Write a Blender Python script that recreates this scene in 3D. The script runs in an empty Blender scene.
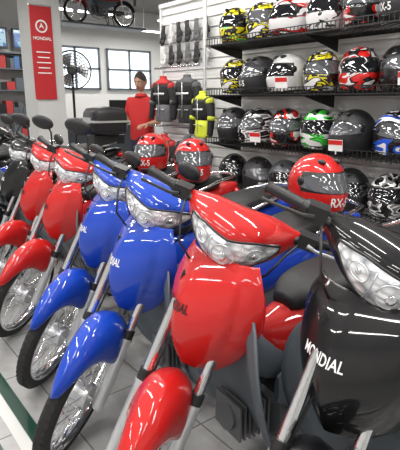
import bpy, math, random
from mathutils import Vector, Matrix
random.seed(7)
scene = bpy.context.scene
scene.view_settings.view_transform = 'Standard'
scene.view_settings.exposure = 0.0
D = math.radians

# ------------------------------------------------------------------ materials
def mat(name, col, rough=0.5, metal=0.0, coat=0.0, emis=None, estr=0.0, bump=None, spec=0.5, alpha=None, trans=0.0):
    m = bpy.data.materials.new(name); m.use_nodes = True
    nt = m.node_tree; b = nt.nodes['Principled BSDF']
    b.inputs['Base Color'].default_value = (*col, 1)
    b.inputs['Roughness'].default_value = rough
    b.inputs['Metallic'].default_value = metal
    b.inputs['Coat Weight'].default_value = coat
    b.inputs['Coat Roughness'].default_value = 0.035
    b.inputs['Specular IOR Level'].default_value = spec
    b.inputs['Transmission Weight'].default_value = trans
    if emis:
        b.inputs['Emission Color'].default_value = (*emis, 1)
        b.inputs['Emission Strength'].default_value = estr
    if bump:
        kind, scale, strength, dist = bump
        tc = nt.nodes.new('ShaderNodeTexCoord')
        if kind == 'voronoi':
            t = nt.nodes.new('ShaderNodeTexVoronoi'); o = t.outputs['Distance']
        else:
            t = nt.nodes.new('ShaderNodeTexNoise'); o = t.outputs['Fac']
        t.inputs['Scale'].default_value = scale
        nt.links.new(tc.outputs['Object'], t.inputs['Vector'])
        bp = nt.nodes.new('ShaderNodeBump'); bp.inputs['Strength'].default_value = strength
        bp.inputs['Distance'].default_value = dist
        nt.links.new(o, bp.inputs['Height']); nt.links.new(bp.outputs['Normal'], b.inputs['Normal'])
    return m

M_RED = mat('paint_red', (0.52, 0.009, 0.008), 0.5, 0, 0.85, spec=0.25)
M_BLUE = mat('paint_blue', (0.004, 0.05, 0.43), 0.5, 0, 0.85, spec=0.25)
M_BLACK = mat('paint_black', (0.004, 0.004, 0.005), 0.4, 0, 0.85, spec=0.2)
M_WHITEP = mat('paint_white', (0.75, 0.75, 0.76), 0.25, 0, 1.0)
M_GREYPL = mat('plastic_grey', (0.085, 0.10, 0.115), 0.42, bump=('noise', 300, 0.1, 0.001))
M_SHIELD = mat('plastic_slate', (0.11, 0.13, 0.15), 0.45, bump=('noise', 300, 0.1, 0.001))
M_BLKPL = mat('plastic_black', (0.015, 0.015, 0.016), 0.4)
M_SEAT = mat('seat_vinyl', (0.012, 0.012, 0.013), 0.5, bump=('noise', 220, 0.3, 0.002))
M_RUB = mat('rubber', (0.018, 0.018, 0.018), 0.75, bump=('voronoi', 90, 0.5, 0.003))
M_CHROME = mat('chrome', (0.8, 0.81, 0.83), 0.16, 1.0)
M_ALU = mat('aluminium', (0.72, 0.73, 0.75), 0.32, 0.75, bump=('noise', 60, 0.1, 0.001))
M_ENG = mat('engine_metal', (0.22, 0.22, 0.23), 0.45, 0.8)
M_TAIL = mat('tail_lens', (0.5, 0.01, 0.01), 0.1, 0, 1)
M_AMBER = mat('amber_lens', (0.8, 0.25, 0.02), 0.1, 0, 1)
M_TEXTD = mat('decal_dark', (0.01, 0.01, 0.015), 0.4)
M_TEXTW = mat('decal_white', (0.85, 0.85, 0.85), 0.4)
M_PAPER = mat('paper', (0.85, 0.85, 0.83), 0.7)
M_WHITE = mat('white_laminate', (0.78, 0.78, 0.77), 0.45)
M_LAMP = mat('lamp_diffuser', (1, 1, 1), 0.4, emis=(1, 0.98, 0.95), estr=6)
M_VISD = mat('visor_dark', (0.012, 0.013, 0.016), 0.06, 0, 1)
M_VISC = mat('visor_smoke', (0.10, 0.105, 0.115), 0.08, 0.0, 1)

def lens_mat():
    m = bpy.data.materials.new('headlight_lens'); m.use_nodes = True
    nt = m.node_tree; b = nt.nodes['Principled BSDF']
    b.inputs['Roughness'].default_value = 0.2; b.inputs['Metallic'].default_value = 0.2
    b.inputs['Coat Weight'].default_value = 1; b.inputs['Coat Roughness'].default_value = 0.02
    tc = nt.nodes.new('ShaderNodeTexCoord'); v = nt.nodes.new('ShaderNodeTexVoronoi')
    mp = nt.nodes.new('ShaderNodeMapping'); mp.inputs['Scale'].default_value = (1, 0.7, 1.3)
    v.inputs['Scale'].default_value = 42
    nt.links.new(tc.outputs['Object'], mp.inputs['Vector']); nt.links.new(mp.outputs['Vector'], v.inputs['Vector'])
    r = nt.nodes.new('ShaderNodeValToRGB'); nt.links.new(v.outputs['Distance'], r.inputs['Fac'])
    r.color_ramp.elements[0].color = (0.95, 0.96, 0.98, 1); r.color_ramp.elements[1].color = (0.30, 0.32, 0.35, 1)
    r.color_ramp.elements[0].position = 0.25; r.color_ramp.elements[1].position = 0.85
    nt.links.new(r.outputs['Color'], b.inputs['Base Color'])
    bp = nt.nodes.new('ShaderNodeBump'); bp.inputs['Strength'].default_value = 0.8; bp.inputs['Distance'].default_value = 0.008
    nt.links.new(v.outputs['Distance'], bp.inputs['Height']); nt.links.new(bp.outputs['Normal'], b.inputs['Normal'])
    return m
M_LENS = lens_mat()

def graphic(name, cols, scale=4, seed=0.0, rough=0.2):
    m = bpy.data.materials.new(name); m.use_nodes = True
    nt = m.node_tree; b = nt.nodes['Principled BSDF']
    b.inputs['Roughness'].default_value = rough; b.inputs['Coat Weight'].default_value = 1
    b.inputs['Coat Roughness'].default_value = 0.04
    tc = nt.nodes.new('ShaderNodeTexCoord'); mp = nt.nodes.new('ShaderNodeMapping')
    mp.inputs['Location'].default_value = (seed, seed*1.7, seed*0.3)
    mp.inputs['Rotation'].default_value = (0.5+seed, 0.3, seed)
    mp.inputs['Scale'].default_value = (0.6, 1.0, 2.2)
    nt.links.new(tc.outputs['Object'], mp.inputs['Vector'])
    n = nt.nodes.new('ShaderNodeTexNoise'); n.inputs['Scale'].default_value = scale; n.inputs['Detail'].default_value = 1.2
    n.inputs['Distortion'].default_value = 1.4
    nt.links.new(mp.outputs['Vector'], n.inputs['Vector'])
    r = nt.nodes.new('ShaderNodeValToRGB'); r.color_ramp.interpolation = 'CONSTANT'
    nt.links.new(n.outputs['Fac'], r.inputs['Fac'])
    el = r.color_ramp.elements
    pos = [0.0, 0.48, 0.56, 0.63][:len(cols)]
    el[0].position = 0; el[0].color = (*cols[0], 1); el[1].position = pos[1]; el[1].color = (*cols[1], 1)
    for p, c in zip(pos[2:], cols[2:]):
        e = el.new(p); e.color = (*c, 1)
    nt.links.new(r.outputs['Color'], b.inputs['Base Color'])
    return m

# ------------------------------------------------------------------ geometry kit
def frame(d):
    d = Vector(d).normalized()
    up = Vector((0, 0, 1)) if abs(d.z) < 0.9 else Vector((1, 0, 0))
    a = d.cross(up).normalized(); b = a.cross(d).normalized()
    return a, b

class G:
    def __init__(s): s.v = []; s.f = []; s.m = []
    def add(s, vs, fs, mi=0, M=None):
        o = len(s.v)
        for p in vs:
            p = Vector(p)
            s.v.append(tuple(M @ p) if M else tuple(p))
        for f in fs:
            s.f.append(tuple(i+o for i in f)); s.m.append(mi)
        return s
    def box(s, c, d, mi=0, M=None):
        x, y, z = c; a, b, e = d[0]/2, d[1]/2, d[2]/2
        vs = [(x-a, y-b, z-e), (x+a, y-b, z-e), (x+a, y+b, z-e), (x-a, y+b, z-e),
              (x-a, y-b, z+e), (x+a, y-b, z+e), (x+a, y+b, z+e), (x-a, y+b, z+e)]
        return s.add(vs, [(0,3,2,1),(4,5,6,7),(0,1,5,4),(1,2,6,5),(2,3,7,6),(3,0,4,7)], mi, M)
    def loft(s, rings, mi=0, cap=True, M=None):
        n = len(rings[0]); vs = [p for r in rings for p in r]; fs = []
        for i in range(len(rings)-1):
            for j in range(n):
                k = (j+1) % n
                fs.append((i*n+j, i*n+k, (i+1)*n+k, (i+1)*n+j))
        if cap:
            fs.append(tuple(range(n-1, -1, -1))); o = (len(rings)-1)*n
            fs.append(tuple(range(o, o+n)))
        return s.add(vs, fs, mi, M)
    def tube(s, pts, r, n=8, mi=0, M=None, cap=True, flat=1.0):
        pts = [Vector(p) for p in pts]; rings = []
        a = b = None
        for i, p in enumerate(pts):
            d = (pts[min(i+1, len(pts)-1)] - pts[max(i-1, 0)]).normalized()
            if a is None: a, b = frame(d)
            else:
                a = (a - d*a.dot(d)).normalized(); b = a.cross(d).normalized()
            rr = r[i] if isinstance(r, (list, tuple)) else r
            rings.append([tuple(p + a*math.cos(t)*rr + b*math.sin(t)*rr*flat) for t in [2*math.pi*k/n for k in range(n)]])
        return s.loft(rings, mi, cap, M)
    def lathe(s, prof, n=32, axis='y', c=(0,0,0), mi=0, closed=True, M=None):
        vs = []; fs = []; k = len(prof)
        for i in range(n):
            t = 2*math.pi*i/n
            for r, h in prof:
                if axis == 'y': vs.append((c[0]+r*math.cos(t), c[1]+h, c[2]+r*math.sin(t)))
                elif axis == 'z': vs.append((c[0]+r*math.cos(t), c[1]+r*math.sin(t), c[2]+h))
                else: vs.append((c[0]+h, c[1]+r*math.cos(t), c[2]+r*math.sin(t)))
        for i in range(n):
            j = (i+1) % n
            for q in range(k if closed else k-1):
                w = (q+1) % k
                fs.append((i*k+q, i*k+w, j*k+w, j*k+q))
        return s.add(vs, fs, mi, M)
    def ell(s, c, r, mi=0, n=16, m=10, M=None):
        vs = []; fs = []
        for i in range(m+1):
            th = math.pi*i/m
            for j in range(n):
                ph = 2*math.pi*j/n
                vs.append((c[0]+r[0]*math.sin(th)*math.cos(ph), c[1]+r[1]*math.sin(th)*math.sin(ph), c[2]+r[2]*math.cos(th)))
        for i in range(m):
            for j in range(n):
                k = (j+1) % n
                fs.append((i*n+j, (i+1)*n+j, (i+1)*n+k, i*n+k))
        return s.add(vs, fs, mi, M)
    def grid(s, fn, nu, nv, mi=0, M=None):
        vs = [fn(i/nu, j/nv) for i in range(nu+1) for j in range(nv+1)]
        fs = [(i*(nv+1)+j, (i+1)*(nv+1)+j, (i+1)*(nv+1)+j+1, i*(nv+1)+j+1) for i in range(nu) for j in range(nv)]
        return s.add(vs, fs, mi, M)
    def mesh(s, name, mats, smooth=True):
        me = bpy.data.meshes.new(name); me.from_pydata(s.v, [], s.f)
        for m in mats: me.materials.append(m)
        me.polygons.foreach_set('material_index', s.m)
        me.polygons.foreach_set('use_smooth', [smooth]*len(s.f))
        me.validate(); me.update()
        import bmesh
        bm = bmesh.new(); bm.from_mesh(me)
        bmesh.ops.recalc_face_normals(bm, faces=bm.faces)
        bm.to_mesh(me); bm.free()
        return me

def obj(name, me, parent=None, loc=(0,0,0), rot=(0,0,0), sub=0, solid=0, bevel=0, autos=False):
    o = bpy.data.objects.new(name, me); scene.collection.objects.link(o)
    o.location = loc; o.rotation_euler = rot
    if parent: o.parent = parent
    if solid:
        m = o.modifiers.new('solid', 'SOLIDIFY'); m.thickness = solid; m.offset = 0
    if bevel:
        m = o.modifiers.new('bevel', 'BEVEL'); m.width = bevel; m.segments = 2; m.limit_method = 'ANGLE'
    if sub:
        m = o.modifiers.new('sub', 'SUBSURF'); m.levels = sub; m.render_levels = sub
    if autos:
        m = o.modifiers.new('es', 'EDGE_SPLIT'); m.split_angle = D(40)
    return o

def empty(name, loc=(0,0,0), rotz=0, scale=1):
    e = bpy.data.objects.new(name, None); scene.collection.objects.link(e)
    e.location = loc; e.rotation_euler = (0, 0, rotz); e.scale = (scale,)*3
    e.empty_display_size = 0.1
    return e

def cr(tab, s, periodic=False):
    n = len(tab)
    if periodic:
        i = math.floor(s); f = s-i
        P = [tab[(i+k) % n] for k in (-1, 0, 1, 2)]
    else:
        s = max(0, min(n-1-1e-6, s)); i = int(s); f = s-i
        P = [tab[max(0, min(n-1, i+k))] for k in (-1, 0, 1, 2)]
    out = []
    for a, b, c, d in zip(*P):
        out.append(0.5*((2*b)+(-a+c)*f+(2*a-5*b+4*c-d)*f*f+(-a+3*b-3*c+d)*f**3))
    return out

# ------------------------------------------------------------------ underbone motorcycle parts
RAKE = D(27)
CA = Vector((0.03, 0, 0.28)); AX = Vector((math.sin(RAKE), 0, math.cos(RAKE)))
def steer(a):
    return Matrix.Translation(CA) @ Matrix.Rotation(a, 4, AX) @ Matrix.Translation(-CA)

CACHE = {}
def wheel_mesh():
    g = G()
    tyre = []
    for i in range(14):
        t = 2*math.pi*i/14
        tyre.append((0.248+0.032*math.cos(t), 0.031*math.sin(t)))
    g.lathe(tyre, 56, 'y', mi=0)
    for i in range(56):
        a = 2*math.pi*i/56
        for sgn in (-1, 1):
            M = Matrix.Rotation(-a, 4, 'Y')
            g.box((0.276, sgn*0.011, 0), (0.008, 0.012, 0.017), 0, M)
    rim = [(0.234, -0.026), (0.222, -0.026), (0.212, -0.012), (0.212, 0.012), (0.222, 0.026), (0.234, 0.026), (0.226, 0.0)]
    g.lathe(rim, 56, 'y', mi=1)
    hub = [(0.008, -0.045), (0.05, -0.045), (0.055, -0.038), (0.055, 0.02), (0.035, 0.03), (0.02, 0.05), (0.008, 0.05)]
    g.lathe(hub, 28, 'y', mi=2)
    for i in range(36):
        a = 2*math.pi*i/36; sgn = 1 if i % 2 else -1
        b = a + (0.35 if (i//2) % 2 else -0.35)
        p = (0.05*math.cos(b), sgn*0.028, 0.05*math.sin(b)); q = (0.216*math.cos(a), 0, 0.216*math.sin(a))
        g.tube([p, q], 0.0023, 5, mi=1)
    g.tube([(0, -0.10, 0), (0, 0.10, 0)], 0.009, 10, mi=1)
    return g.mesh('wheel', [M_RUB, M_CHROME, M_ALU])

def fender_mesh():
    g = G()
    def fn(u, v):
        a = D(40+u*122)     # from front to back
        t = v*2-1
        taper = min(1, ((u+0.015)/0.34)**0.6) * (1 if u < 0.85 else 1-(u-0.85)*2.2)
        bulge = math.exp(-((u-0.56)/0.17)**2)
        w = (0.058+0.032*bulge)*taper
        drop = 0.115*math.exp(-((u-0.52)/0.22)**2)+0.025*taper
        y = w*math.sin(t*math.pi/2*0.98)
        R = 0.318+0.032*math.sin(u*math.pi)**1.3 - drop*abs(t)**2.8 - 0.026*abs(t)
        return (-R*math.cos(a), y, 0.28+R*math.sin(a))
    g.grid(fn, 44, 26)
    return g.mesh('fender', [M_RED])

FC = [ # z, w, xc, sweep
 (0.935, 0.175, 0.292, 0.06), (0.89, 0.205, 0.245, 0.09), (0.83, 0.218, 0.202, 0.13), (0.765, 0.205, 0.172, 0.16),
 (0.70, 0.168, 0.163, 0.155), (0.64, 0.115, 0.175, 0.12), (0.595, 0.052, 0.195, 0.06)]
def fc_pt(s, t, off=0):
    z, w, xc, sw = cr(FC, s)
    x = xc + sw*abs(t)**1.35 - off
    # recessed flank panel either side of the centre spine
    k = 1/(1+math.exp(-(abs(t)-0.60)/0.018))
    x += 0.012*k*min(1, s/1.5)*(1-0.0*abs(t))
    return (x, w*math.sin(t*math.pi/2*0.90)/math.sin(math.pi/2*0.90), z - 0.03*abs(t)**2*(s/6))
def front_cover_mesh():
    g = G()
    g.grid(lambda u, v: fc_pt(u*6, v*2-1), 36, 80)
    return g.mesh('front_cover', [M_RED])

LS = [(0.86, 0.13, 0.37, 0.02), (0.76, 0.225, 0.355, 0.05), (0.64, 0.262, 0.36, 0.07), (0.52, 0.268, 0.38, 0.07),
      (0.40, 0.255, 0.415, 0.06), (0.30, 0.22, 0.46, 0.05), (0.235, 0.16, 0.51, 0.03)]
def leg_shield_mesh():
    g = G()
    def fn(u, v):
        z, w, xc, sw = cr(LS, u*6); t = v*2-1
        return (xc - sw*abs(t)**2 - 0.012*math.exp(-((abs(t)-0.75)/0.08)**2), w*t, z)
    g.grid(fn, 30, 30)
    return g.mesh('leg_shield', [M_SHIELD])

RING = [(-0.080, -0.085), (-0.120, -0.045), (-0.122, 0.010), (-0.095, 0.052), (-0.015, 0.076), (0.065, 0.058), (0.088, 0.0), (0.05, -0.06), (-0.03, -0.088)]
CS = [1.0, 0.99, 0.95, 0.88, 0.76, 0.58, 0.36, 0.18]   # scale every 0.03
def cowl_pt(y, p, k=1.0):
    s = cr([(c,) for c in CS], abs(y)/0.0285)[0]*k
    dx, dz = cr(RING, p, True)
    cx = 0.372 + 1.5*y*y + 0.16*abs(y); cz = 1.008 + 0.6*y*y
    return (cx + dx*s, y, cz + dz*s)
def cowl_mesh():
    g = G(); rings = []
    N = 45
    for i in range(-14, 15):
        y = i*0.01425
        rings.append([cowl_pt(y, 9*j/N) for j in range(N)])
    g.loft(rings)
    return g.mesh('cowl', [M_RED])
def hl_lim(t):
    return -0.02 + 1.15*abs(t)**2.0, 2.2 + 0.35*abs(t)**1.2 - 0.40*abs(t)**4
def headlight_mesh():
    g = G()
    def fn(u, v):
        t = u*2-1; y = t*0.143
        lo, hi = hl_lim(t)
        return cowl_pt(y, lo+(hi-lo)*v, 1.035-0.03*abs(t)**6 - 0.02*(abs(v*2-1))**6)
    g.grid(fn, 30, 14)
    return g.mesh('headlight', [M_LENS])
def headlight_bezel_mesh():
    g = G(); pts = []
    for i in range(61):
        a = 2*math.pi*i/60; t = max(-1, min(1, 1.15*math.cos(a))); vv = max(0, min(1, 0.5+0.58*math.sin(a)))
        lo, hi = hl_lim(t)
        pts.append(cowl_pt(t*0.145, lo+(hi-lo)*vv, 1.01))
    g.tube(pts, 0.004, 6)
    return g.mesh('bezel', [M_BLKPL])
def headlight_inner_mesh():
    # reflector ring, bulb cap and signal dividers moulded behind the clear face
    g = G()
    for (yy, pc, ry) in [(0, 1.25, 0.036), (-0.085, 1.5, 0.022), (0.085, 1.5, 0.022)]:
        pts = []
        for i in range(33):
            a = 2*math.pi*i/32
            pts.append(cowl_pt(yy+ry*math.cos(a), pc+0.62*(ry/0.036)*math.sin(a), 1.043))
        g.tube(pts, 0.0018, 6, mi=0)
        c = cowl_pt(yy, pc, 1.042)
        g.ell(c, (0.005, ry*0.36, ry*0.36), 1, 14, 10)
    for s in (-1, 1):
        g.tube([cowl_pt(s*0.050, 0.35+0.32*k, 1.043) for k in range(6)], 0.0018, 6, mi=0)
    return g.mesh('headlight_inner', [M_ALU, M_CHROME])

def fork_mesh():
    g = G()
    for s in (-1, 1):
        y = s*0.088
        base = Vector((0, y, 0.28))
        P = lambda d, o=0: base + AX*d + Vector((o, 0, 0))
        g.tube([P(-0.03), P(-0.02), P(0.0), P(0.26), P(0.265), P(0.275)], [0.014, 0.022, 0.025, 0.0225, 0.026, 0.026], 16, mi=0)
        g.tube([P(0.27), P(0.55)], 0.0165, 14, mi=1)
        g.tube([P(0.265), P(0.31)], 0.023, 16, mi=2)
        g.ell(P(0, 0), (0.022, 0.02, 0.022), 0)
    g.tube([(0.0, 0.06, 0.28), (0.06, 0.07, 0.34)], 0.007, 8, mi=0)
    g.tube([(0.06, 0.07, 0.34), (0.11, 0.075, 0.46), (0.20, 0.06, 0.66), (0.27, 0.05, 0.8)], 0.004, 6, mi=2)
    g.box((0.315, 0, 0.83), (0.06, 0.21, 0.03), 2)
    g.tube([(0.30, 0, 0.76), (0.39, 0, 0.95)], 0.035, 14, mi=2)
    return g.mesh('fork', [M_ALU, M_CHROME, M_BLKPL])

def bars_mesh(mirrors):
    g = G()
    for s in (-1, 1):
        g.tube([(0.405, s*0.12, 1.02), (0.425, s*0.19, 1.035), (0.45, s*0.25, 1.04)], 0.012, 10, mi=0)
        g.tube([(0.445, s*0.235, 1.04), (0.452, s*0.25, 1.04), (0.455, s*0.255, 1.04), (0.50, s*0.355, 1.035), (0.503, s*0.36, 1.035)], [0.022, 0.022, 0.0165, 0.0165, 0.02], 14, mi=0)
        g.box((0.437, s*0.215, 1.04), (0.05, 0.055, 0.045), 0)
        g.tube([(0.41, s*0.22, 1.035), (0.405, s*0.25, 1.03), (0.435, s*0.34, 1.02), (0.445, s*0.365, 1.018)], [0.008, 0.006, 0.005, 0.007], 8, mi=0 if s > 0 else 2)
        if mirrors:
            g.tube([(0.43, s*0.22, 1.05), (0.44, s*0.25, 1.13), (0.435, s*0.275, 1.16)], 0.0055, 8, mi=0)
            Mx = Matrix.Translation((0.43, s*0.31, 1.175)) @ Matrix.Rotation(s*0.25, 4, 'Z')
            g.ell((0, 0, 0), (0.019, 0.068, 0.042), 0, 20, 12, M=Mx)
            g.ell((0.012, 0, 0), (0.009, 0.06, 0.035), 1, 20, 12, M=Mx)
    g.tube([(0.43, -0.2, 1.03), (0.36, -0.17, 1.0), (0.33, -0.14, 0.93), (0.36, -0.08, 0.84)], 0.004, 6, mi=0)
    g.tube([(0.43, 0.2, 1.03), (0.36, 0.18, 0.99), (0.32, 0.15, 0.92), (0.36, 0.08, 0.83)], 0.004, 6, mi=0)
    g.ell((0.43, 0, 1.045), (0.045, 0.09, 0.025), 0)
    return g.mesh('bars', [M_BLKPL, M_CHROME, M_ALU])

def ring_xz(x, cz, w, h, n=20, p=2.6, top=1.0):
    out = []
    for i in range(n):
        t = 2*math.pi*i/n
        c, s = math.cos(t), math.sin(t)
        out.append((x, w*math.copysign(abs(c)**(2/p), c), cz + h*math.copysign(abs(s)**(2/p), s)*(top if s > 0 else 1)))
    return out
def body_mesh():
    g = G()
    T = [(0.46, 0.60, 0.045, 0.07), (0.55, 0.585, 0.075, 0.10), (0.68, 0.60, 0.110, 0.125), (0.82, 0.625, 0.132, 0.12), (1.0, 0.66, 0.138, 0.105),
         (1.18, 0.705, 0.130, 0.085), (1.34, 0.745, 0.105, 0.06), (1.47, 0.785, 0.075, 0.04), (1.54, 0.805, 0.04, 0.02)]
    g.loft([ring_xz(*cr(T, i/4)) for i in range(33)])
    return g.mesh('body', [M_RED])
def tunnel_mesh():
    g = G()
    T = [(0.33, 0.70, 0.05, 0.10), (0.42, 0.60, 0.065, 0.10), (0.52, 0.53, 0.075, 0.09), (0.64, 0.52, 0.085, 0.10), (0.76, 0.54, 0.09, 0.11)]
    g.loft([ring_xz(*cr(T, i/3)) for i in range(13)])
    return g.mesh('tunnel', [M_SHIELD])
def seat_mesh():
    g = G()
    T = [(0.60, 0.71, 0.05, 0.025), (0.66, 0.735, 0.095, 0.045), (0.78, 0.755, 0.125, 0.05), (0.92, 0.765, 0.140, 0.05), (1.02, 0.785, 0.140, 0.055),
         (1.12, 0.812, 0.132, 0.055), (1.24, 0.83, 0.122, 0.05), (1.34, 0.842, 0.10, 0.04), (1.39, 0.848, 0.05, 0.02)]
    g.loft([ring_xz(*cr(T, i/4), 24, 3.0) for i in range(33)])
    return g.mesh('seat', [M_SEAT])
def mech_mesh():
    g = G()  # 0 engine 1 chrome 2 blackpl 3 tail 4 amber 5 slate
    g.loft([ring_xz(x, 0.30, w, h, 20, 3.5) for x, w, h in [(0.50, 0.06, 0.07), (0.53, 0.10, 0.10), (0.76, 0.11, 0.105), (0.80, 0.07, 0.08)]], 0)
    g.lathe([(0.005, -0.135), (0.075, -0.135), (0.088, -0.12), (0.088, 0.12), (0.075, 0.135), (0.005, 0.135)], 28, 'y', (0.68, 0, 0.30), 0)
    for i in range(7):
        g.box((0.375+i*0.02, 0, 0.335), (0.008, 0.15, 0.13), 0)
    g.tube([(0.36, 0, 0.335), (0.52, 0, 0.32)], 0.05, 16, mi=0)
    g.tube([(0.62, -0.24, 0.27), (0.62, 0.24, 0.27)], 0.011, 10, mi=1)
    for s in (-1, 1):
        g.tube([(0.62, s*0.17, 0.275), (0.62, s*0.26, 0.275)], 0.02, 12, mi=2)
        g.tube([(0.78, s*0.07, 0.34), (1.22, s*0.085, 0.28)], 0.018, 12, mi=2)   # swing arm
        g.tube([(1.20, s*0.105, 0.30), (1.10, s*0.115, 0.62)], 0.012, 10, mi=1)
        # lower side cover under the seat
        g.loft([[(x, s*(0.105+0.012*math.cos(t)), cz+h*math.sin(t)) for t in [2*math.pi*k/14 for k in range(14)]] for x, cz, h in [(0.50, 0.45, 0.05), (0.56, 0.45, 0.09), (0.75, 0.46, 0.10), (0.92, 0.50, 0.07), (1.0, 0.53, 0.03)]], 5)
        pts = []
        for i in range(90):
            k = i/89; a = k*2*math.pi*9
            c = Vector((1.19, s*0.106, 0.35)).lerp(Vector((1.115, s*0.114, 0.58)), k)
            pts.append(c + Vector((0.028*math.cos(a), 0.028*math.sin(a), 0)))
        g.tube(pts, 0.0045, 5, mi=1)
        g.tube([(1.25, s*0.11, 0.74), (1.31, s*0.16, 0.74)], 0.008, 8, mi=2)
        g.ell((1.31, s*0.185, 0.74), (0.025, 0.035, 0.024), 4)
        g.tube([(1.12, s*0.14, 0.80), (1.30, s*0.15, 0.86), (1.46, s*0.11, 0.885), (1.50, 0, 0.89)], 0.010, 10, mi=1)
    g.box((0.98, -0.1, 0.315), (0.42, 0.03, 0.06), 2)   # chain case
    g.tube([(0.40, 0.06, 0.28), (0.44, 0.11, 0.20), (0.62, 0.14, 0.17), (0.90, 0.15, 0.22), (0.93, 0.15, 0.225), (1.38, 0.155, 0.33), (1.40, 0.155, 0.335)], [0.016, 0.016, 0.016, 0.018, 0.04, 0.045, 0.03], 14, mi=1)
    g.tube([(0.66, -0.10, 0.24), (0.70, -0.23, 0.012)], 0.010, 8, mi=2); g.box((0.70, -0.235, 0.008), (0.06, 0.035, 0.012), 2)
    g.tube([(0.84, 0.10, 0.27), (0.90, 0.15, 0.012)], 0.011, 8, mi=2); g.tube([(0.84, -0.10, 0.27), (0.90, -0.15, 0.012)], 0.011, 8, mi=2)
    g.box((0.86, 0, 0.50), (0.22, 0.16, 0.16), 2)
    def fn(u, v):
        a = D(15+u*120); t = v*2-1
        R = 0.32 - 0.04*abs(t)**3
        return (1.22+R*math.cos(a), 0.075*t, 0.29+R*math.sin(a))
    g.grid(fn, 20, 10, 2)
    g.box((1.53, 0, 0.62), (0.012, 0.12, 0.22), 2)
    g.ell((1.52, 0, 0.765), (0.04, 0.085, 0.035), 3)
    return g.mesh('mech', [M_ENG, M_CHROME, M_BLKPL, M_TAIL, M_AMBER, M_SHIELD])

def text_geo(body, size):
    cu = bpy.data.curves.new('t', 'FONT'); cu.body = body; cu.size = size; cu.align_x = 'CENTER'; cu.align_y = 'CENTER'
    cu.offset = size*0.018; cu.shear = 0.0
    o = bpy.data.objects.new('t', cu); scene.collection.objects.link(o)
    dg = bpy.context.evaluated_depsgraph_get(); dg.update()
    me = bpy.data.meshes.new_from_object(o.evaluated_get(dg))
    vs = [tuple(v.co) for v in me.vertices]; fs = [tuple(p.vertices) for p in me.polygons]
    bpy.data.objects.remove(o)
    return vs, fs
def badge_mesh():
    vs, fs = text_geo('MONDIAL', 0.031)
    out = []
    for a, b, _ in vs:
        a = a-0.022; z = 0.790 + b*1.25
        lo, hi = 0, 6
        for _ in range(24):
            mid = (lo+hi)/2
            if cr(FC, mid)[0] > z: lo = mid
            else: hi = mid
        w = cr(FC, lo)[1]; t = math.asin(max(-1, min(1, a/w*math.sin(math.pi/2*0.90))))/(math.pi/2*0.90)
        p = fc_pt(lo, t)
        out.append((p[0]-0.007, p[1], p[2]))
    out = [(x, -y, z) for x, y, z in out]
    g = G(); g.add(out, fs); return g.mesh('badge', [M_TEXTW], False)

def part(key, builder):
    if key not in CACHE: CACHE[key] = builder()
    return CACHE[key]

def bike(name, x, y, yaw=-10, st=40, paint=M_RED, badge=M_TEXTW, mirrors=False, z=0, scale=1.0, topcase=False):
    e = empty(name, (x, y, z), D(yaw), scale)
    S = steer(D(st))
    def pt(nm, key, builder, mats=None, steered=False, off=None, **kw):
        o = obj(nm, part(key, builder), e, **kw)
        M = Matrix.Identity(4)
        if off: M = Matrix.Translation(off)
        if steered: M = S @ M
        o.matrix_basis = M
        if mats:
            o.material_slots[0].link = 'OBJECT'; o.material_slots[0].material = mats
        return o
    pt('front_wheel', 'wheel', wheel_mesh, steered=True, off=(0, 0, 0.28), autos=True)
    pt('rear_wheel', 'wheel', wheel_mesh, off=(1.22, 0, 0.28), autos=True)
    pt('front_fender', 'fender', fender_mesh, paint, True, solid=0.005)
    pt('fork', 'fork', fork_mesh, steered=True, autos=True)
    pt('handlebar_cowl', 'cowl', cowl_mesh, paint, True)
    pt('headlight', 'headlight', headlight_mesh, steered=True)
    pt('headlight_bezel', 'bezel', headlight_bezel_mesh, steered=True)
    pt('headlight_reflectors', 'hinner', headlight_inner_mesh, steered=True)
    k = 'barsm' if mirrors else 'bars'
    pt('handlebar', k, lambda: bars_mesh(mirrors), steered=True, autos=True)
    pt('front_cover', 'fc', front_cover_mesh, paint, solid=0.006)
    pt('leg_shield', 'ls', leg_shield_mesh, solid=0.008)
    pt('body_panels', 'body', body_mesh, paint)
    pt('centre_tunnel', 'tunnel', tunnel_mesh)
    pt('seat', 'seat', seat_mesh)
    pt('engine_and_running_gear', 'mech', mech_mesh, autos=True)
    pt('badge', 'badge', badge_mesh, badge)
    if topcase:
        g = G()
        T = [(1.24, 1.08, 0.14, 0.09), (1.27, 1.08, 0.18, 0.12), (1.40, 1.08, 0.19, 0.135), (1.54, 1.08, 0.18, 0.12), (1.57, 1.08, 0.14, 0.09)]
        g.loft([ring_xz(*t, 24, 5) for t in T], 0)
        g.box((1.40, 0, 1.08), (0.345, 0.39, 0.018), 1)
        g.box((1.40, 0, 0.91), (0.30, 0.2, 0.08), 0)
        g.box((1.225, 0, 1.09), (0.02, 0.16, 0.05), 1)
        obj('top_case', g.mesh('top_case', [M_BLKPL, M_ALU]), e, autos=True)
    return e

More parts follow.
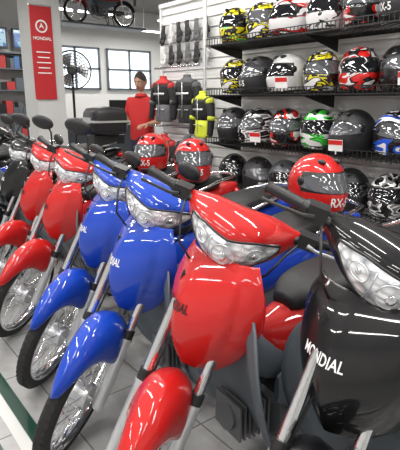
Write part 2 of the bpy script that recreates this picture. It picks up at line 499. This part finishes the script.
B = 'underbone_motorcycle'
ST = 46
bike(B, 0.70, 0.64, -5, ST, M_BLACK, M_TEXTW)
bike(B, 0.61, 1.13, -7, ST, M_RED, M_TEXTD)
bike(B, 0.66, 1.63, -7, ST, M_BLUE, M_TEXTW)
bike(B, 0.78, 2.17, -7, ST, M_BLUE, M_TEXTW, True)
bike(B, 0.83, 2.79, -8, ST, M_RED, M_TEXTD, True)
bike(B, 0.88, 3.34, -8, ST, M_RED, M_TEXTD, True)
bike(B, 0.95, 4.02, -8, 30, M_BLACK, M_TEXTW, True)
bike(B, 0.85, 4.75, -5, 35, M_BLACK, M_TEXTW, True, scale=1.1, topcase=True)
bike(B, 1.0, 5.5, -5, 30, M_BLUE, M_TEXTW, True)
bike(B, 1.0, 6.2, -5, 30, M_BLACK, M_TEXTW, True)

# ------------------------------------------------------------------ helmets
def helmet_geo():
    g = G(); n, m = 44, 26
    def P(ph, th, k=1.0):
        c, s = math.cos(ph), math.sin(ph)
        a = 0.148 if c > 0 else 0.140
        if c > 0 and th > D(78):
            a += 0.030*min(1, (th-D(78))/D(22))*c**1.5
        rr = math.sin(th)
        if th > math.pi/2: rr = 1-(1-math.sin(th))*0.75
        z = 0.135*math.cos(th) if th < math.pi/2 else 0.175*math.cos(th)
        if th > math.pi/2 and c > 0: z *= 1+0.12*c
        return (a*c*rr*k, 0.122*s*rr*k, z*k)
    TH = D(132)
    vs = []; fs = []; ms = []
    for i in range(m+1):
        for j in range(n):
            vs.append(P(2*math.pi*j/n, TH*i/m))
    for i in range(m):
        for j in range(n):
            k = (j+1) % n
            th = math.degrees(TH*(i+0.5)/m); ph = ((j+0.5)*360/n+180) % 360-180
            lim = 70
            mi = 0
            if abs(ph) < lim+4 and 62 < th < 98: mi = 2
            if i == m-1: mi = 2
            g_f = (i*n+j, (i+1)*n+j, (i+1)*n+k, i*n+k)
            fs.append(g_f); ms.append(mi)
    o = len(g.v); g.v += vs; g.f += fs; g.m += ms
    g.f.append(tuple(m*n+j for j in range(n))); g.m.append(2)
    def vf(u, v):
        ph = D(-72+144*u); e = abs(2*u-1)**3
        th = D(64+9*e + (95-5*e - 64-9*e)*v)
        return P(ph, th, 1.035-0.01*e)
    g.grid(vf, 24, 8, 1)
    for s in (-1, 1):
        g.ell(P(s*D(74), D(80), 1.0), (0.022, 0.008, 0.022), 2, 12, 8)
    g.ell(P(0, D(122), 1.0), (0.010, 0.035, 0.007), 2, 12, 8)
    for s in (-1, 1):
        g.ell(P(s*D(32), D(38), 1.0), (0.03, 0.012, 0.012), 2, 12, 8)
    tv, tf = HT
    g.add([P(a*7.0, D(108) - b*6.2, 1.012) for a, b, _ in tv], tf, 3)
    return g
HT = text_geo('RX-5', 0.048)
HG = helmet_geo()
def helmet(x, y, z, yaw, shell, visor=M_VISD, tilt=0, sc=1.0, trim=M_BLKPL, txt=M_TEXTW):
    me = HG.mesh('helmet', [shell, visor, trim, txt])
    o = obj('motorcycle_helmet', me, None, (x, y, z), (0, D(tilt), D(yaw)))
    o.scale = (sc,)*3
    return o

R_=(0.62,0.015,0.012); K_=(0.01,0.01,0.011); W_=(0.8,0.8,0.8); GN=(0.05,0.55,0.05); YL=(0.75,0.65,0.02); BL=(0.02,0.1,0.6); GY=(0.2,0.2,0.21)
hm = {
 'red': mat('h_red', (0.55, 0.012, 0.01), 0.4, 0, 1, spec=0.25), 'black': mat('h_black', K_, 0.18, 0, 1), 'matte': mat('h_matte', (0.02,0.02,0.022), 0.5), 'white': mat('h_white', (0.7,0.7,0.7), 0.2, 0, 1),
 'grey': mat('h_grey', (0.12,0.125,0.135), 0.35, 0.3, 0.5),
 'gn': graphic('h_gn', [W_, GN, K_, GN], 7, 1.3), 'yk': graphic('h_yk', [K_, YL, K_, W_], 6, 2.1), 'rk': graphic('h_rk', [K_, R_, W_, K_], 6, 3.3),
 'wr': graphic('h_wr', [W_, R_, K_, W_], 6, 4.2), 'wk': graphic('h_wk', [K_, W_, GY, K_], 7, 5.9), 'bk': graphic('h_bk', [K_, BL, W_, K_], 6, 6.4), 'redk': graphic('h_redk', [R_, K_, W_, R_], 6, 7.7),
 'wbig': graphic('h_wb', [W_, W_, K_, GY], 7, 8.3), 'ykk': graphic('h_ykk', [YL, K_, YL, GN], 6, 9.1),
}
rows = {
 1.98: ['ykk', 'yk', 'wr', 'wbig', 'rk', 'matte', 'black', 'rk', 'grey', 'wr'],
 1.58: ['yk', 'matte', 'white', 'yk', 'redk', 'black', 'rk', 'wk', 'matte', 'yk'],
 1.18: ['matte', 'wk', 'rk', 'gn', 'matte', 'bk', 'black', 'wk', 'matte', 'rk'],
 0.78: ['black', 'matte', 'grey', 'redk', 'matte', 'wk', 'black', 'rk', 'black', 'wk'],
}
for zc, lst in rows.items():
    for i, k in enumerate(lst):
        y = 3.18 - i*0.303
        helmet(2.90, y, zc+0.012, 180+random.choice([-15, 10, 20, 60, 50, 45]), hm[k], random.choice([M_VISD, M_VISD, M_VISC]), sc=1.1, txt=M_TEXTW if (k == 'matte' and i % 2) else hm[k])
for (x, y, z, yaw) in [(1.86, 1.45, 1.012, 255), (1.97, 2.57, 1.012, 240), (2.02, 3.15, 1.012, 216)]:
    helmet(x, y, z, yaw, hm['red'], M_VISC, 0, 1.06)

# ------------------------------------------------------------------ room shell
def tile_mat():
    m = bpy.data.materials.new('floor_tiles'); m.use_nodes = True
    nt = m.node_tree; b = nt.nodes['Principled BSDF']; b.inputs['Roughness'].default_value = 0.22
    tc = nt.nodes.new('ShaderNodeTexCoord')
    br = nt.nodes.new('ShaderNodeTexBrick'); br.offset = 0; br.inputs['Scale'].default_value = 1
    br.inputs['Brick Width'].default_value = 0.45; br.inputs['Row Height'].default_value = 0.45
    br.inputs['Mortar Size'].default_value = 0.004
    br.inputs['Color1'].default_value = (0.36, 0.355, 0.34, 1); br.inputs['Color2'].default_value = (0.40, 0.395, 0.38, 1); br.inputs['Mortar'].default_value = (0.16, 0.16, 0.15, 1)
    nt.links.new(tc.outputs['Object'], br.inputs['Vector'])
    no = nt.nodes.new('ShaderNodeTexNoise'); no.inputs['Scale'].default_value = 18; no.inputs['Detail'].default_value = 6
    nt.links.new(tc.outputs['Object'], no.inputs['Vector'])
    mx = nt.nodes.new('ShaderNodeMixRGB'); mx.blend_type = 'MULTIPLY'; mx.inputs['Fac'].default_value = 0.35
    nt.links.new(br.outputs['Color'], mx.inputs['Color1']); nt.links.new(no.outputs['Color'], mx.inputs['Color2'])
    hs = nt.nodes.new('ShaderNodeHueSaturation'); hs.inputs['Saturation'].default_value = 0.25; hs.inputs['Value'].default_value = 1.15
    nt.links.new(mx.outputs['Color'], hs.inputs['Color'])
    nt.links.new(hs.outputs['Color'], b.inputs['Base Color'])
    return m
M_FLOOR = tile_mat()
M_WALL = mat('wall_paint', (0.60, 0.60, 0.585), 0.8, bump=('noise', 40, 0.1, 0.005))
M_CEIL = mat('ceiling_paint', (0.24, 0.23, 0.22), 0.9)
M_GREEN = mat('stripe_green', (0.012, 0.05, 0.035), 0.3)
M_STRW = mat('stripe_white', (0.6, 0.6, 0.58), 0.3)
X0, X1, Y0, Y1, H = -3.2, 8.2, -3.2, 11.5, 3.6
def slab(name, c, d, m, **kw):
    g = G(); g.box((0, 0, 0), d); return obj(name, g.mesh(name, [m], False), None, c, **kw)
cx, cy = (X0+X1)/2, (Y0+Y1)/2
slab('floor', (cx, cy, -0.05), (X1-X0, Y1-Y0, 0.1), M_FLOOR)
slab('ceiling', (cx, cy, H+0.05), (X1-X0, Y1-Y0, 0.1), M_CEIL)
slab('wall_left', (X0-0.05, cy, H/2), (0.1, Y1-Y0, H), M_WALL)
slab('wall_right', (X1+0.05, cy, H/2), (0.1, Y1-Y0, H), M_WALL)
slab('wall_back', (cx, Y1+0.05, H/2), (X1-X0+0.2, 0.1, H), M_WALL)
slab('wall_front', (cx, Y0-0.05, H/2), (X1-X0+0.2, 0.1, H), M_WALL)
slab('baseboard_back', (cx, Y1-0.012, 0.06), (X1-X0, 0.02, 0.12), M_GREYPL)
g = G()
g.box((0.545, 4.1, 0.0015), (0.055, 14, 0.003), 0); g.box((0.490, 4.1, 0.0015), (0.05, 14, 0.003), 1); g.box((0.40, 4.1, 0.0015), (0.015, 14, 0.003), 0)
obj('floor_stripe', g.mesh('floor_stripe', [M_GREEN, M_STRW], False))
for i, yy in enumerate([1.5, 5.0, 8.5]):
    slab('trim_%d' % (i+1), (cx, yy, H-0.12), (X1-X0, 0.18, 0.24), M_CEIL)

# slatwall partition carrying the shelves
g = G()
WX = 3.12
PE = 4.60
pc, pl = (PE-3.2)/2, PE+3.2
g.box((WX+0.05, pc, 1.17), (0.06, pl, 2.34), 0)
for i in range(25):
    g.box((WX+0.005, pc, 0.05+i*0.094), (0.02, pl, 0.080), 0)
g.box((WX+0.03, PE+0.01, 1.17), (0.10, 0.03, 2.34), 0); g.box((WX+0.03, pc, 2.36), (0.12, pl+0.05, 0.04), 0)
obj('slatwall_partition', g.mesh('slatwall', [M_WHITE], False))
M_WIRE = mat('wire_black', (0.012, 0.012, 0.012), 0.35)
for zc in rows:
    g = G(); zb = zc-0.142; y0, y1 = 0.3, 3.34
    xf, xb = 2.70, 3.105
    for x in (xf, xb): g.box((x, (y0+y1)/2, zb), (0.008, y1-y0, 0.008), 0)
    g.box((xf, (y0+y1)/2, zb+0.05), (0.006, y1-y0, 0.006), 0)
    k = y0
    while k < y1:
        g.box((xf, k, zb+0.02), (0.004, 0.005, 0.065), 0)
        g.box(((xf+xb)/2, k, zb-0.001), (xb-xf, 0.005, 0.005), 0); k += 0.034
    g.box((WX-0.012, (y0+y1)/2, zb+0.005), (0.006, y1-y0, 0.03), 0)
    for k in (0.32, 1.3, 2.3, 3.32):
        g.add([(xf, k, zb), (xb, k, zb), (xb, k, zb-0.10), (xf, k+0.004, zb), (xb, k+0.004, zb), (xb, k+0.004, zb-0.10)], [(0,1,2), (3,5,4), (0,3,4,1), (0,2,5,3), (1,4,5,2)], 0)
    obj('wire_helmet_shelf', g.mesh('shelf', [M_WIRE, M_GREYPL], False))
M_PR = mat('card_red', (0.6, 0.02, 0.02), 0.5)
for (y, zz) in [(2.45, 1.74), (1.95, 1.33), (2.7, 1.34), (1.5, 1.74), (2.2, 0.93)]:
    g = G(); g.box((0, 0, 0), (0.003, 0.10, 0.075), 0); g.box((-0.002, 0, 0.02), (0.002, 0.098, 0.03), 1)
    g.box((0.004, 0, -0.045), (0.004, 0.01, 0.03), 0)
    obj('price_card', g.mesh('card', [M_PAPER, M_PR], False), None, (2.675, y, zz-0.22+0.0), (0, D(-8), D(10)))
g = G(); g.tube([(2.98, 3.70, 0.0), (2.98, 3.70, 2.4)], 0.02, 14); g.lathe([(0.001, 0), (0.10, 0), (0.09, 0.015), (0.001, 0.02)], 24, 'z', (2.98, 3.70, 0), 0)
obj('display_pole', g.mesh('pole', [M_ALU]), autos=True)

# gloves hanging
M_GLK = mat('glove_black', (0.015, 0.015, 0.016), 0.6); M_GLG = mat('glove_grey', (0.12, 0.12, 0.125), 0.6)
g = G()
def glove(y, z, mi, sc=1.0):
    M = Matrix.Translation((WX-0.05, y, z)) @ Matrix.Rotation(D(random.uniform(-8, 8)), 4, 'X') @ Matrix.Scale(sc, 4)
    g.loft([[(0.018*math.cos(t), w*math.sin(t), zz) for t in [2*math.pi*k/12 for k in range(12)]] for zz, w in [(0.13, 0.045), (0.08, 0.035), (0.03, 0.048), (-0.03, 0.052), (-0.045, 0.045)]], mi, True, M)
    for i, L in enumerate([0.065, 0.085, 0.08, 0.06]):
        yy = -0.038+i*0.025
        g.tube([(0, yy, -0.03), (-0.005, yy*1.1, -0.05-L*0.5), (-0.012, yy*1.15, -0.045-L)], [0.014, 0.013, 0.009], 8, mi, M)
    g.tube([(0, -0.04, 0.02), (-0.005, -0.07, -0.01), (-0.008, -0.078, -0.05)], [0.017, 0.015, 0.010], 8, mi, M)
    g.tube([(0.035, 0, 0.14), (-0.03, 0, 0.14)], 0.003, 6, 2, M)
for c in range(6):
    for r in range(2):
        glove(3.80+c*0.145, 2.06-r*0.21, [0, 0, 1, 3, 0][(c*2+r*3) % 5], 0.78)
obj('glove_display', g.mesh('gloves', [M_GLK, M_GLG, M_CHROME, mat('glove_white', (0.6,0.6,0.6), 0.6)]))

def jacket(x, y, z, yaw, m1, m2, m3, sc=1.0):
    g = G()
    T = [(-0.36, 0.19, 0.085), (-0.30, 0.195, 0.09), (-0.1, 0.175, 0.085), (0.1, 0.205, 0.095), (0.2, 0.215, 0.09), (0.255, 0.16, 0.075), (0.285, 0.07, 0.055), (0.33, 0.065, 0.05)]
    def ringz(zz, w, d, n=24): return [(d*math.cos(t), w*math.sin(t), zz) for t in [2*math.pi*k/n for k in range(n)]]
    R = [ringz(*cr(T, i/2)) for i in range(15)]
    g.loft(R[:5], 1); g.loft(R[4:9], 0); g.loft(R[8:], 2)
    for s in (-1, 1):
        g.tube([(0, s*0.16, 0.2), (0, s*0.235, 0.12), (-0.01, s*0.285, -0.06), (-0.04, s*0.295, -0.3), (-0.045, s*0.295, -0.32)], [0.07, 0.068, 0.055, 0.044, 0.038], 14, 0)
        g.ell((0, s*0.225, 0.17), (0.07, 0.06, 0.065), 2)
        g.tube([(-0.01, s*0.287, -0.04), (-0.02, s*0.290, -0.10)], 0.059, 14, 1)
        g.box((-0.088, s*0.09, -0.17), (0.012, 0.08, 0.012), 3)
    g.tube([(0, 0, 0.33), (0, 0, 0.38), (0.03, 0, 0.42), (0.0, 0, 0.44), (-0.03, 0, 0.42)], 0.004, 6, 3)
    g.box((-0.096, 0, -0.03), (0.006, 0.010, 0.5), 3)
    g.box((-0.093, 0, 0.06), (0.008, 0.30, 0.03), 3)
    o = obj('hanging_riding_jacket', g.mesh('jacket', [m1, m2, m3, M_ALU]), None, (x, y, z), (0, 0, D(yaw)))
    o.scale = (sc,)*3
    return o
M_JY = mat('cordura_yellow', (0.55, 0.62, 0.03), 0.7); M_JK = mat('cordura_black', (0.012, 0.012, 0.013), 0.75); M_JR = mat('cordura_red', (0.5, 0.02, 0.02), 0.7); M_JG = mat('cordura_grey', (0.10, 0.10, 0.11), 0.7)
jacket(2.82, 3.53, 1.28, -10, M_JK, M_JY, M_JY, 0.60)
for zz in (1.42, 0.82):
    for i, (a, b, c) in enumerate([(M_JK, M_JK, M_JG), (M_JK, M_JG, M_JR)]):
        jacket(2.98, 3.98+i*0.42, zz, 0, a, b, c, 0.68)
g = G()
for zz in (1.725, 1.125):
    g.tube([(2.98, 3.76, zz), (2.98, 4.56, zz)], 0.010, 10)
    for yy in (3.77, 4.55): g.tube([(2.98, yy, zz), (3.11, yy, zz)], 0.009, 10)
obj('garment_rail', g.mesh('rail', [M_CHROME]), autos=True)

# ------------------------------------------------------------------ background fittings
slab('square_pillar', (2.78, 7.25, H/2), (0.42, 0.5, H), M_WALL)
g = G(); g.box((0, 0, 0), (0.31, 0.02, 1.24), 0)
g.lathe([(0.065, -0.014), (0.085, -0.014), (0.085, -0.010), (0.065, -0.010)], 28, 'y', (0, 0, 0.36), 1)
g.add([(-0.04, -0.0135, 0.325), (0.0, -0.0135, 0.41), (0.04, -0.0135, 0.325), (0, -0.0135, 0.355)], [(0, 3, 1), (3, 2, 1)], 1)
vs, fs = text_geo('MONDIAL', 0.058); g.add([(a, -0.0135, b+0.2) for a, b, _ in vs], fs, 1)
for i in range(5): g.box((0, -0.012, 0.02-i*0.07), (0.2-0.03*(i % 2), 0.004, 0.014), 1)
g.tube([(-0.16, 0, 0.63), (0.16, 0, 0.63)], 0.012, 8, 2)
obj('hanging_banner', g.mesh('banner', [mat('banner_red', (0.5, 0.02, 0.025), 0.5), M_PAPER, M_ALU], False), None, (2.70, 6.985, 2.03))
# fan
g = G()
C = (0, 0, 1.85)
for k in range(6):
    rr = 0.07+0.042*k
    for yy in (-0.07+0.02*(k/5)**2*3, 0.05):
        g.lathe([(rr, yy-0.003), (rr+0.006, yy), (rr, yy+0.003)], 36, 'y', C, 0)
g.lathe([(0.285, -0.012), (0.30, -0.012), (0.30, 0.012), (0.285, 0.012)], 40, 'y', C, 0)
for i in range(28):
    a = 2*math.pi*i/28
    g.tube([(0.05*math.cos(a), -0.075, 1.85+0.05*math.sin(a)), (0.29*math.cos(a), 0.0, 1.85+0.29*math.sin(a))], 0.004, 5, 0)
for i in range(3):
    a0 = 2*math.pi*i/3
    g.grid(lambda u, v: ((0.05+0.2*u)*math.cos(a0+(v-0.5)*1.1*(0.6+u*0.5)), -0.03+0.05*v, 1.85+(0.05+0.2*u)*math.sin(a0+(v-0.5)*1.1*(0.6+u*0.5))), 8, 8, 1)
g.lathe([(0.001, -0.08), (0.055, -0.08), (0.06, 0.0), (0.075, 0.06), (0.07, 0.2), (0.001, 0.22)], 24, 'y', C, 0)
g.tube([(0, 0.12, 1.82), (0, 0.12, 0.03)], 0.02, 12, 0)
g.lathe([(0.001, 0), (0.26, 0), (0.25, 0.03), (0.001, 0.05)], 32, 'z', (0, 0.12, 0), 0)
obj('pedestal_fan', g.mesh('fan', [M_BLKPL, M_ALU]), None, (3.3, 7.4, 0), (0, 0, D(-24)), autos=True)
# monitors
def screen_mat():
    m = mat('screen', (0.01, 0.01, 0.01), 0.15)
    nt = m.node_tree; b = nt.nodes['Principled BSDF']
    tc = nt.nodes.new('ShaderNodeTexCoord'); n = nt.nodes.new('ShaderNodeTexNoise'); n.inputs['Scale'].default_value = 6
    nt.links.new(tc.outputs['Object'], n.inputs['Vector']); r = nt.nodes.new('ShaderNodeValToRGB'); r.color_ramp.interpolation = 'CONSTANT'
    r.color_ramp.elements[0].color = (0.05, 0.15, 0.4, 1); r.color_ramp.elements[1].position = 0.5; r.color_ramp.elements[1].color = (0.3, 0.5, 0.6, 1)
    nt.links.new(n.outputs['Fac'], r.inputs['Fac']); nt.links.new(r.outputs['Color'], b.inputs['Emission Color']); b.inputs['Emission Strength'].default_value = 1.0
    return m
M_SCR = screen_mat()
for (x, z) in [(3.32, 2.70), (4.02, 2.70)]:
    g = G(); g.box((0, 0, 0), (0.58, 0.05, 0.44), 0); g.box((0, -0.027, 0.01), (0.52, 0.004, 0.36), 1); g.box((0, 0.06, 0), (0.15, 0.08, 0.15), 0)
    obj('wall_monitor', g.mesh('mon', [M_BLKPL, M_SCR], False), None, (x, 11.38, z), bevel=0.006)
# accessory shelving below the monitors
g = G()
for z in (0.1, 0.6, 1.1, 1.6, 2.05, 2.38): g.box((0, 0, z), (1.5, 0.4, 0.03), 0)
for x in (-0.74, 0.74): g.box((x, 0, 1.2), (0.03, 0.4, 2.4), 0)
rs = random.Random(3)
for z in (0.115, 0.615, 1.115, 1.615, 2.065):
    x = -0.66
    while x < 0.62:
        w = rs.uniform(0.08, 0.2); h = rs.uniform(0.12, 0.27)
        g.box((x+w/2, 0, z+h/2), (w*0.92, 0.28, h), rs.choice([1, 1, 2, 3, 4])); x += w
obj('accessory_shelving', g.mesh('shelving', [M_GREYPL, M_BLKPL, mat('box_red', (0.4, 0.03, 0.03), 0.6), M_GREYPL, mat('box_blue', (0.05, 0.12, 0.3), 0.6)], False), None, (3.5, 11.25, 0))
# back windows
M_SKYW = mat('window_daylight', (0.8, 0.85, 0.9), 0.1, emis=(0.85, 0.92, 1.0), estr=1.2)
for i, x in enumerate([5.2, 6.7]):
    g = G(); g.box((0, 0, 0), (1.25, 0.02, 0.95), 1)
    for dx in (-0.63, 0, 0.63): g.box((dx, -0.02, 0), (0.05, 0.05, 1.0), 0)
    for dz in (-0.48, 0, 0.48): g.box((0, -0.02, dz), (1.3, 0.05, 0.05), 0)
    obj('window_%d' % (i+1), g.mesh('win', [M_GREYPL, M_SKYW], False), None, (x, 11.47, 2.15))
# counter
g = G(); g.box((0, 0, 0.5), (2.2, 0.6, 1.0), 0); g.box((0, 0, 1.02), (2.35, 0.72, 0.05), 1); g.box((0, -0.31, 0.55), (2.0, 0.02, 0.7), 2)
g.box((0.4, 0, 1.25), (0.45, 0.03, 0.3), 1); g.box((0.4, 0.0, 1.08), (0.06, 0.05, 0.1), 1); g.box((0.4, 0, 1.05), (0.22, 0.16, 0.015), 1)
obj('sales_counter', g.mesh('counter', [M_WHITE, M_BLKPL, M_GREYPL], False), None, (4.7, 9.2, 0), bevel=0.008)
# suspended motorcycle
PZ = 2.56
g = G(); g.box((0, 0, 0), (1.5, 0.34, 0.03), 0)
for sx in (-0.72, 0.72):
    for sy in (-0.15, 0.15): g.tube([(sx, sy, 0), (sx, sy, H-PZ-0.005)], 0.006, 6, 1)
obj('hanging_display_platform', g.mesh('plat', [M_GREYPL, M_ALU], False), None, (3.95, 7.6, PZ))
bike(B, 3.52, 7.63, -5, 0, M_RED, M_TEXTW, False, PZ+0.015, 0.68)

# ceiling luminaires
def lamp(x, y, L=1.5, rot=0, P=24):
    g = G(); g.box((0, 0, 0.03), (0.14, L+0.06, 0.06), 0)
    for dx in (-0.035, 0.035): g.tube([(dx, -L/2, -0.012), (dx, L/2, -0.012)], 0.013, 10, 1)
    g.tube([(0, -L/3, 0.06), (0, -L/3, H-3.02)], 0.004, 6, 0); g.tube([(0, L/3, 0.06), (0, L/3, H-3.02)], 0.004, 6, 0)
    e = obj('ceiling_lamp', g.mesh('lamp', [M_WHITE, M_LAMP]), None, (x, y, 3.0), (0, 0, rot), autos=True)
    l = bpy.data.lights.new('tube_light', 'AREA'); l.shape = 'RECTANGLE'; l.size = 0.06; l.size_y = L; l.energy = P; l.color = (1, 0.975, 0.94)
    lo = bpy.data.objects.new('tube_light', l); scene.collection.objects.link(lo); lo.parent = e; lo.location = (0, 0, -0.03)
for x in (-1.6, -0.3, 1.0, 2.3):
    for y in (-1.2, 1.0, 3.2, 5.4):
        lamp(x, y, 1.5)
for x in (1.5, 4.5, 6.7):
    for y in (8.9, 10.4): lamp(x, y, 1.5, D(90), 36)
lamp(5.2, 4.5, 1.5, 0, 36)

# ------------------------------------------------------------------ shop assistant
def person(x, y, yaw):
    e = empty('shop_assistant', (x, y, 0), D(yaw))
    J = {'pel': ((0, 0, .93), (.155, .115)), 'sp': ((0, 0, 1.10), (.145, .115)), 'ch': ((0, 0, 1.28), (.165, .12)), 'nb': ((0, .01, 1.42), (.085, .075)), 'nk': ((0, .0, 1.52), (.052, .055))}
    E = [('pel', 'sp'), ('sp', 'ch'), ('ch', 'nb'), ('nb', 'nk')]
    for s, n in ((-1, 'l'), (1, 'r')):
        fw = 0.30 if s < 0 else 0.26
        J['sh'+n] = ((s*.17, .01, 1.385), (.068, .068)); J['el'+n] = ((s*.235, .02, 1.12), (.047, .047)); J['wr'+n] = ((s*.17, -fw*.75, 1.10+(.04 if s < 0 else 0)), (.029, .026))
        J['hp'+n] = ((s*.09, 0, .84), (.092, .095)); J['kn'+n] = ((s*.10, -.015, .48), (.062, .064)); J['an'+n] = ((s*.105, .03, .10), (.043, .045)); J['to'+n] = ((s*.12, -.14, .042), (.046, .036))
        E += [('ch', 'sh'+n), ('sh'+n, 'el'+n), ('el'+n, 'wr'+n), ('pel', 'hp'+n), ('hp'+n, 'kn'+n), ('kn'+n, 'an'+n), ('an'+n, 'to'+n)]
    ks = list(J); me = bpy.data.meshes.new('pb')
    me.from_pydata([J[k][0] for k in ks], [(ks.index(a), ks.index(b)) for a, b in E], [])
    o = bpy.data.objects.new('pb', me); scene.collection.objects.link(o)
    o.modifiers.new('skin', 'SKIN'); sv = me.skin_vertices[0].data
    for i, k in enumerate(ks): sv[i].radius = J[k][1]; sv[i].use_root = (k == 'pel')
    ss = o.modifiers.new('s', 'SUBSURF'); ss.levels = 2; ss.render_levels = 2
    dg = bpy.context.evaluated_depsgraph_get(); dg.update()
    nm = bpy.data.meshes.new_from_object(o.evaluated_get(dg)); bpy.data.objects.remove(o)
    MS = mat('skin', (0.50, 0.27, 0.18), 0.55); MR = mat('polo_red', (0.50, 0.02, 0.02), 0.8); MT = mat('jeans', (0.02, 0.025, 0.05), 0.85); MB = mat('shoe', (0.01, 0.01, 0.01), 0.4)
    nm.materials.clear()
    for m in (MS, MR, MT, MB): nm.materials.append(m)
    for p in nm.polygons:
        c = p.center; p.use_smooth = True
        if c.z > 1.455: i = 0
        elif c.z < 0.075 or (c.z < 0.1 and c.y < -0.03): i = 3
        elif c.z < 0.90 and abs(c.x) < 0.2: i = 2
        elif abs(c.x) > 0.14 and (c.z < 1.20 and abs(c.x) > 0.185 or c.y < -0.14): i = 0
        else: i = 1
        p.material_index = i
    obj('body', nm, e)
    # head
    g = G(); hx = Matrix.Translation((0, -0.015, 1.625)) @ Matrix.Rotation(D(14), 4, 'X')
    n, m = 28, 20; vs = []
    for i in range(m+1):
        th = math.pi*i/m
        for j in range(n):
            ph = 2*math.pi*j/n
            X = .074*math.sin(th)*math.cos(ph); Y = .094*math.sin(th)*math.sin(ph); Z = .118*math.cos(th)
            if Z < 0: X *= 1-0.25*(-Z/.118); Y *= (1-0.1*(-Z/.118))
            if Y < 0 and Z < -0.03: Y -= .008
            if Y < 0 and abs(Z) < .018 and 0.012 < abs(X) < .045: Y += .008   # eye sockets
            vs.append((X, Y, Z))
    fs = [(i*n+j, (i+1)*n+j, (i+1)*n+(j+1) % n, i*n+(j+1) % n) for i in range(m) for j in range(n)]
    g.add(vs, fs, 0, hx)
    g.tube([(0, -.088, .012), (0, -.104, -.018), (0, -.110, -.030), (0, -.092, -.038)], [.006, .010, .013, .008], 10, 0, hx)
    for s in (-1, 1):
        g.ell((s*.028, -.080, .002), (.012, .009, .008), 1, 12, 8, hx); g.ell((s*.028, -.0875, .002), (.005, .003, .005), 2, 10, 6, hx)
        g.tube([(s*.012, -.092, .020), (s*.028, -.093, .025), (s*.046, -.083, .019)], .0035, 6, 3, hx)
        g.ell((s*.076, .005, -.008), (.009, .018, .028), 0, 12, 8, hx)
    g.ell((0, -.094, -.058), (.024, .007, .006), 4, 14, 8, hx)
    def hf2(u, v):
        ph = v*2*math.pi; back = (1+math.sin(ph))/2
        th = math.pi*u*(0.30+0.33*back**0.6)
        return (.081*math.sin(th)*math.cos(ph), .101*math.sin(th)*math.sin(ph)+.004, .126*math.cos(th))
    g.grid(hf2, 14, 28, 3, hx)
    obj('head', g.mesh('head', [MS, M_WHITEP, MB, mat('hair', (0.03, 0.022, 0.018), 0.7, bump=('noise', 90, 0.6, 0.005)), mat('lips', (0.35, 0.12, 0.10), 0.5)]), e)
    # collar
    g = G(); g.lathe([(.058, 0), (.085, -.035), (.088, -.032), (.062, .006)], 24, 'z', (0, 0.0, 1.475), 0); obj('collar', g.mesh('collar', [MR]), e)
    # hands
    for s in (-1, 1):
        w = Vector((s*.17, -(0.30 if s < 0 else 0.26)*.75, 1.10+(.04 if s < 0 else 0))); el = Vector((s*.235, .02, 1.12))
        d = (w-el).normalized(); side = d.cross(Vector((0, 0, 1))).normalized(); upv = side.cross(d).normalized()
        M = Matrix((( d.x, side.x, upv.x, w.x), (d.y, side.y, upv.y, w.y), (d.z, side.z, upv.z, w.z), (0, 0, 0, 1)))
        g = G()
        g.loft([[(xx, ww*math.cos(t), hh*math.sin(t)) for t in [2*math.pi*k/14 for k in range(14)]] for xx, ww, hh in [(-.01, .028, .022), (.02, .036, .019), (.06, .043, .017), (.09, .040, .014)]], 0, True, M)
        for i, L in enumerate([.070, .080, .075, .058]):
            yy = -.031+i*.0205
            g.tube([(.075, yy, 0), (.088+L*.4, yy*1.08, -.006), (.088+L*.72, yy*1.1, -.024), (.086+L*.85, yy*1.1, -.046)], [.0095, .009, .0082, .006], 10, 0, M)
        ts = -1 if s > 0 else 1
        g.tube([(.02, ts*.026, 0), (.05, ts*.052, -.008), (.078, ts*.062, -.02), (.098, ts*.060, -.032)], [.013, .012, .010, .007], 10, 0, M)
        obj('hand_%s' % ('left' if s > 0 else 'right'), g.mesh('hand', [MS]), e)
person(3.38, 5.50, -60)

# ------------------------------------------------------------------ world + camera
w = bpy.data.worlds.new('world'); scene.world = w; w.use_nodes = True
w.node_tree.nodes['Background'].inputs['Color'].default_value = (0.8, 0.85, 0.9, 1)
w.node_tree.nodes['Background'].inputs['Strength'].default_value = 0.4
cam = bpy.data.cameras.new('camera'); co = bpy.data.objects.new('camera', cam); scene.collection.objects.link(co)
cam.sensor_fit = 'HORIZONTAL'; cam.sensor_width = 36; cam.lens = 36*480/400; cam.clip_start = 0.02
co.location = (0, 0, 1.4); co.rotation_euler = (D(90-14.6), 0, D(-38.3))
scene.camera = co
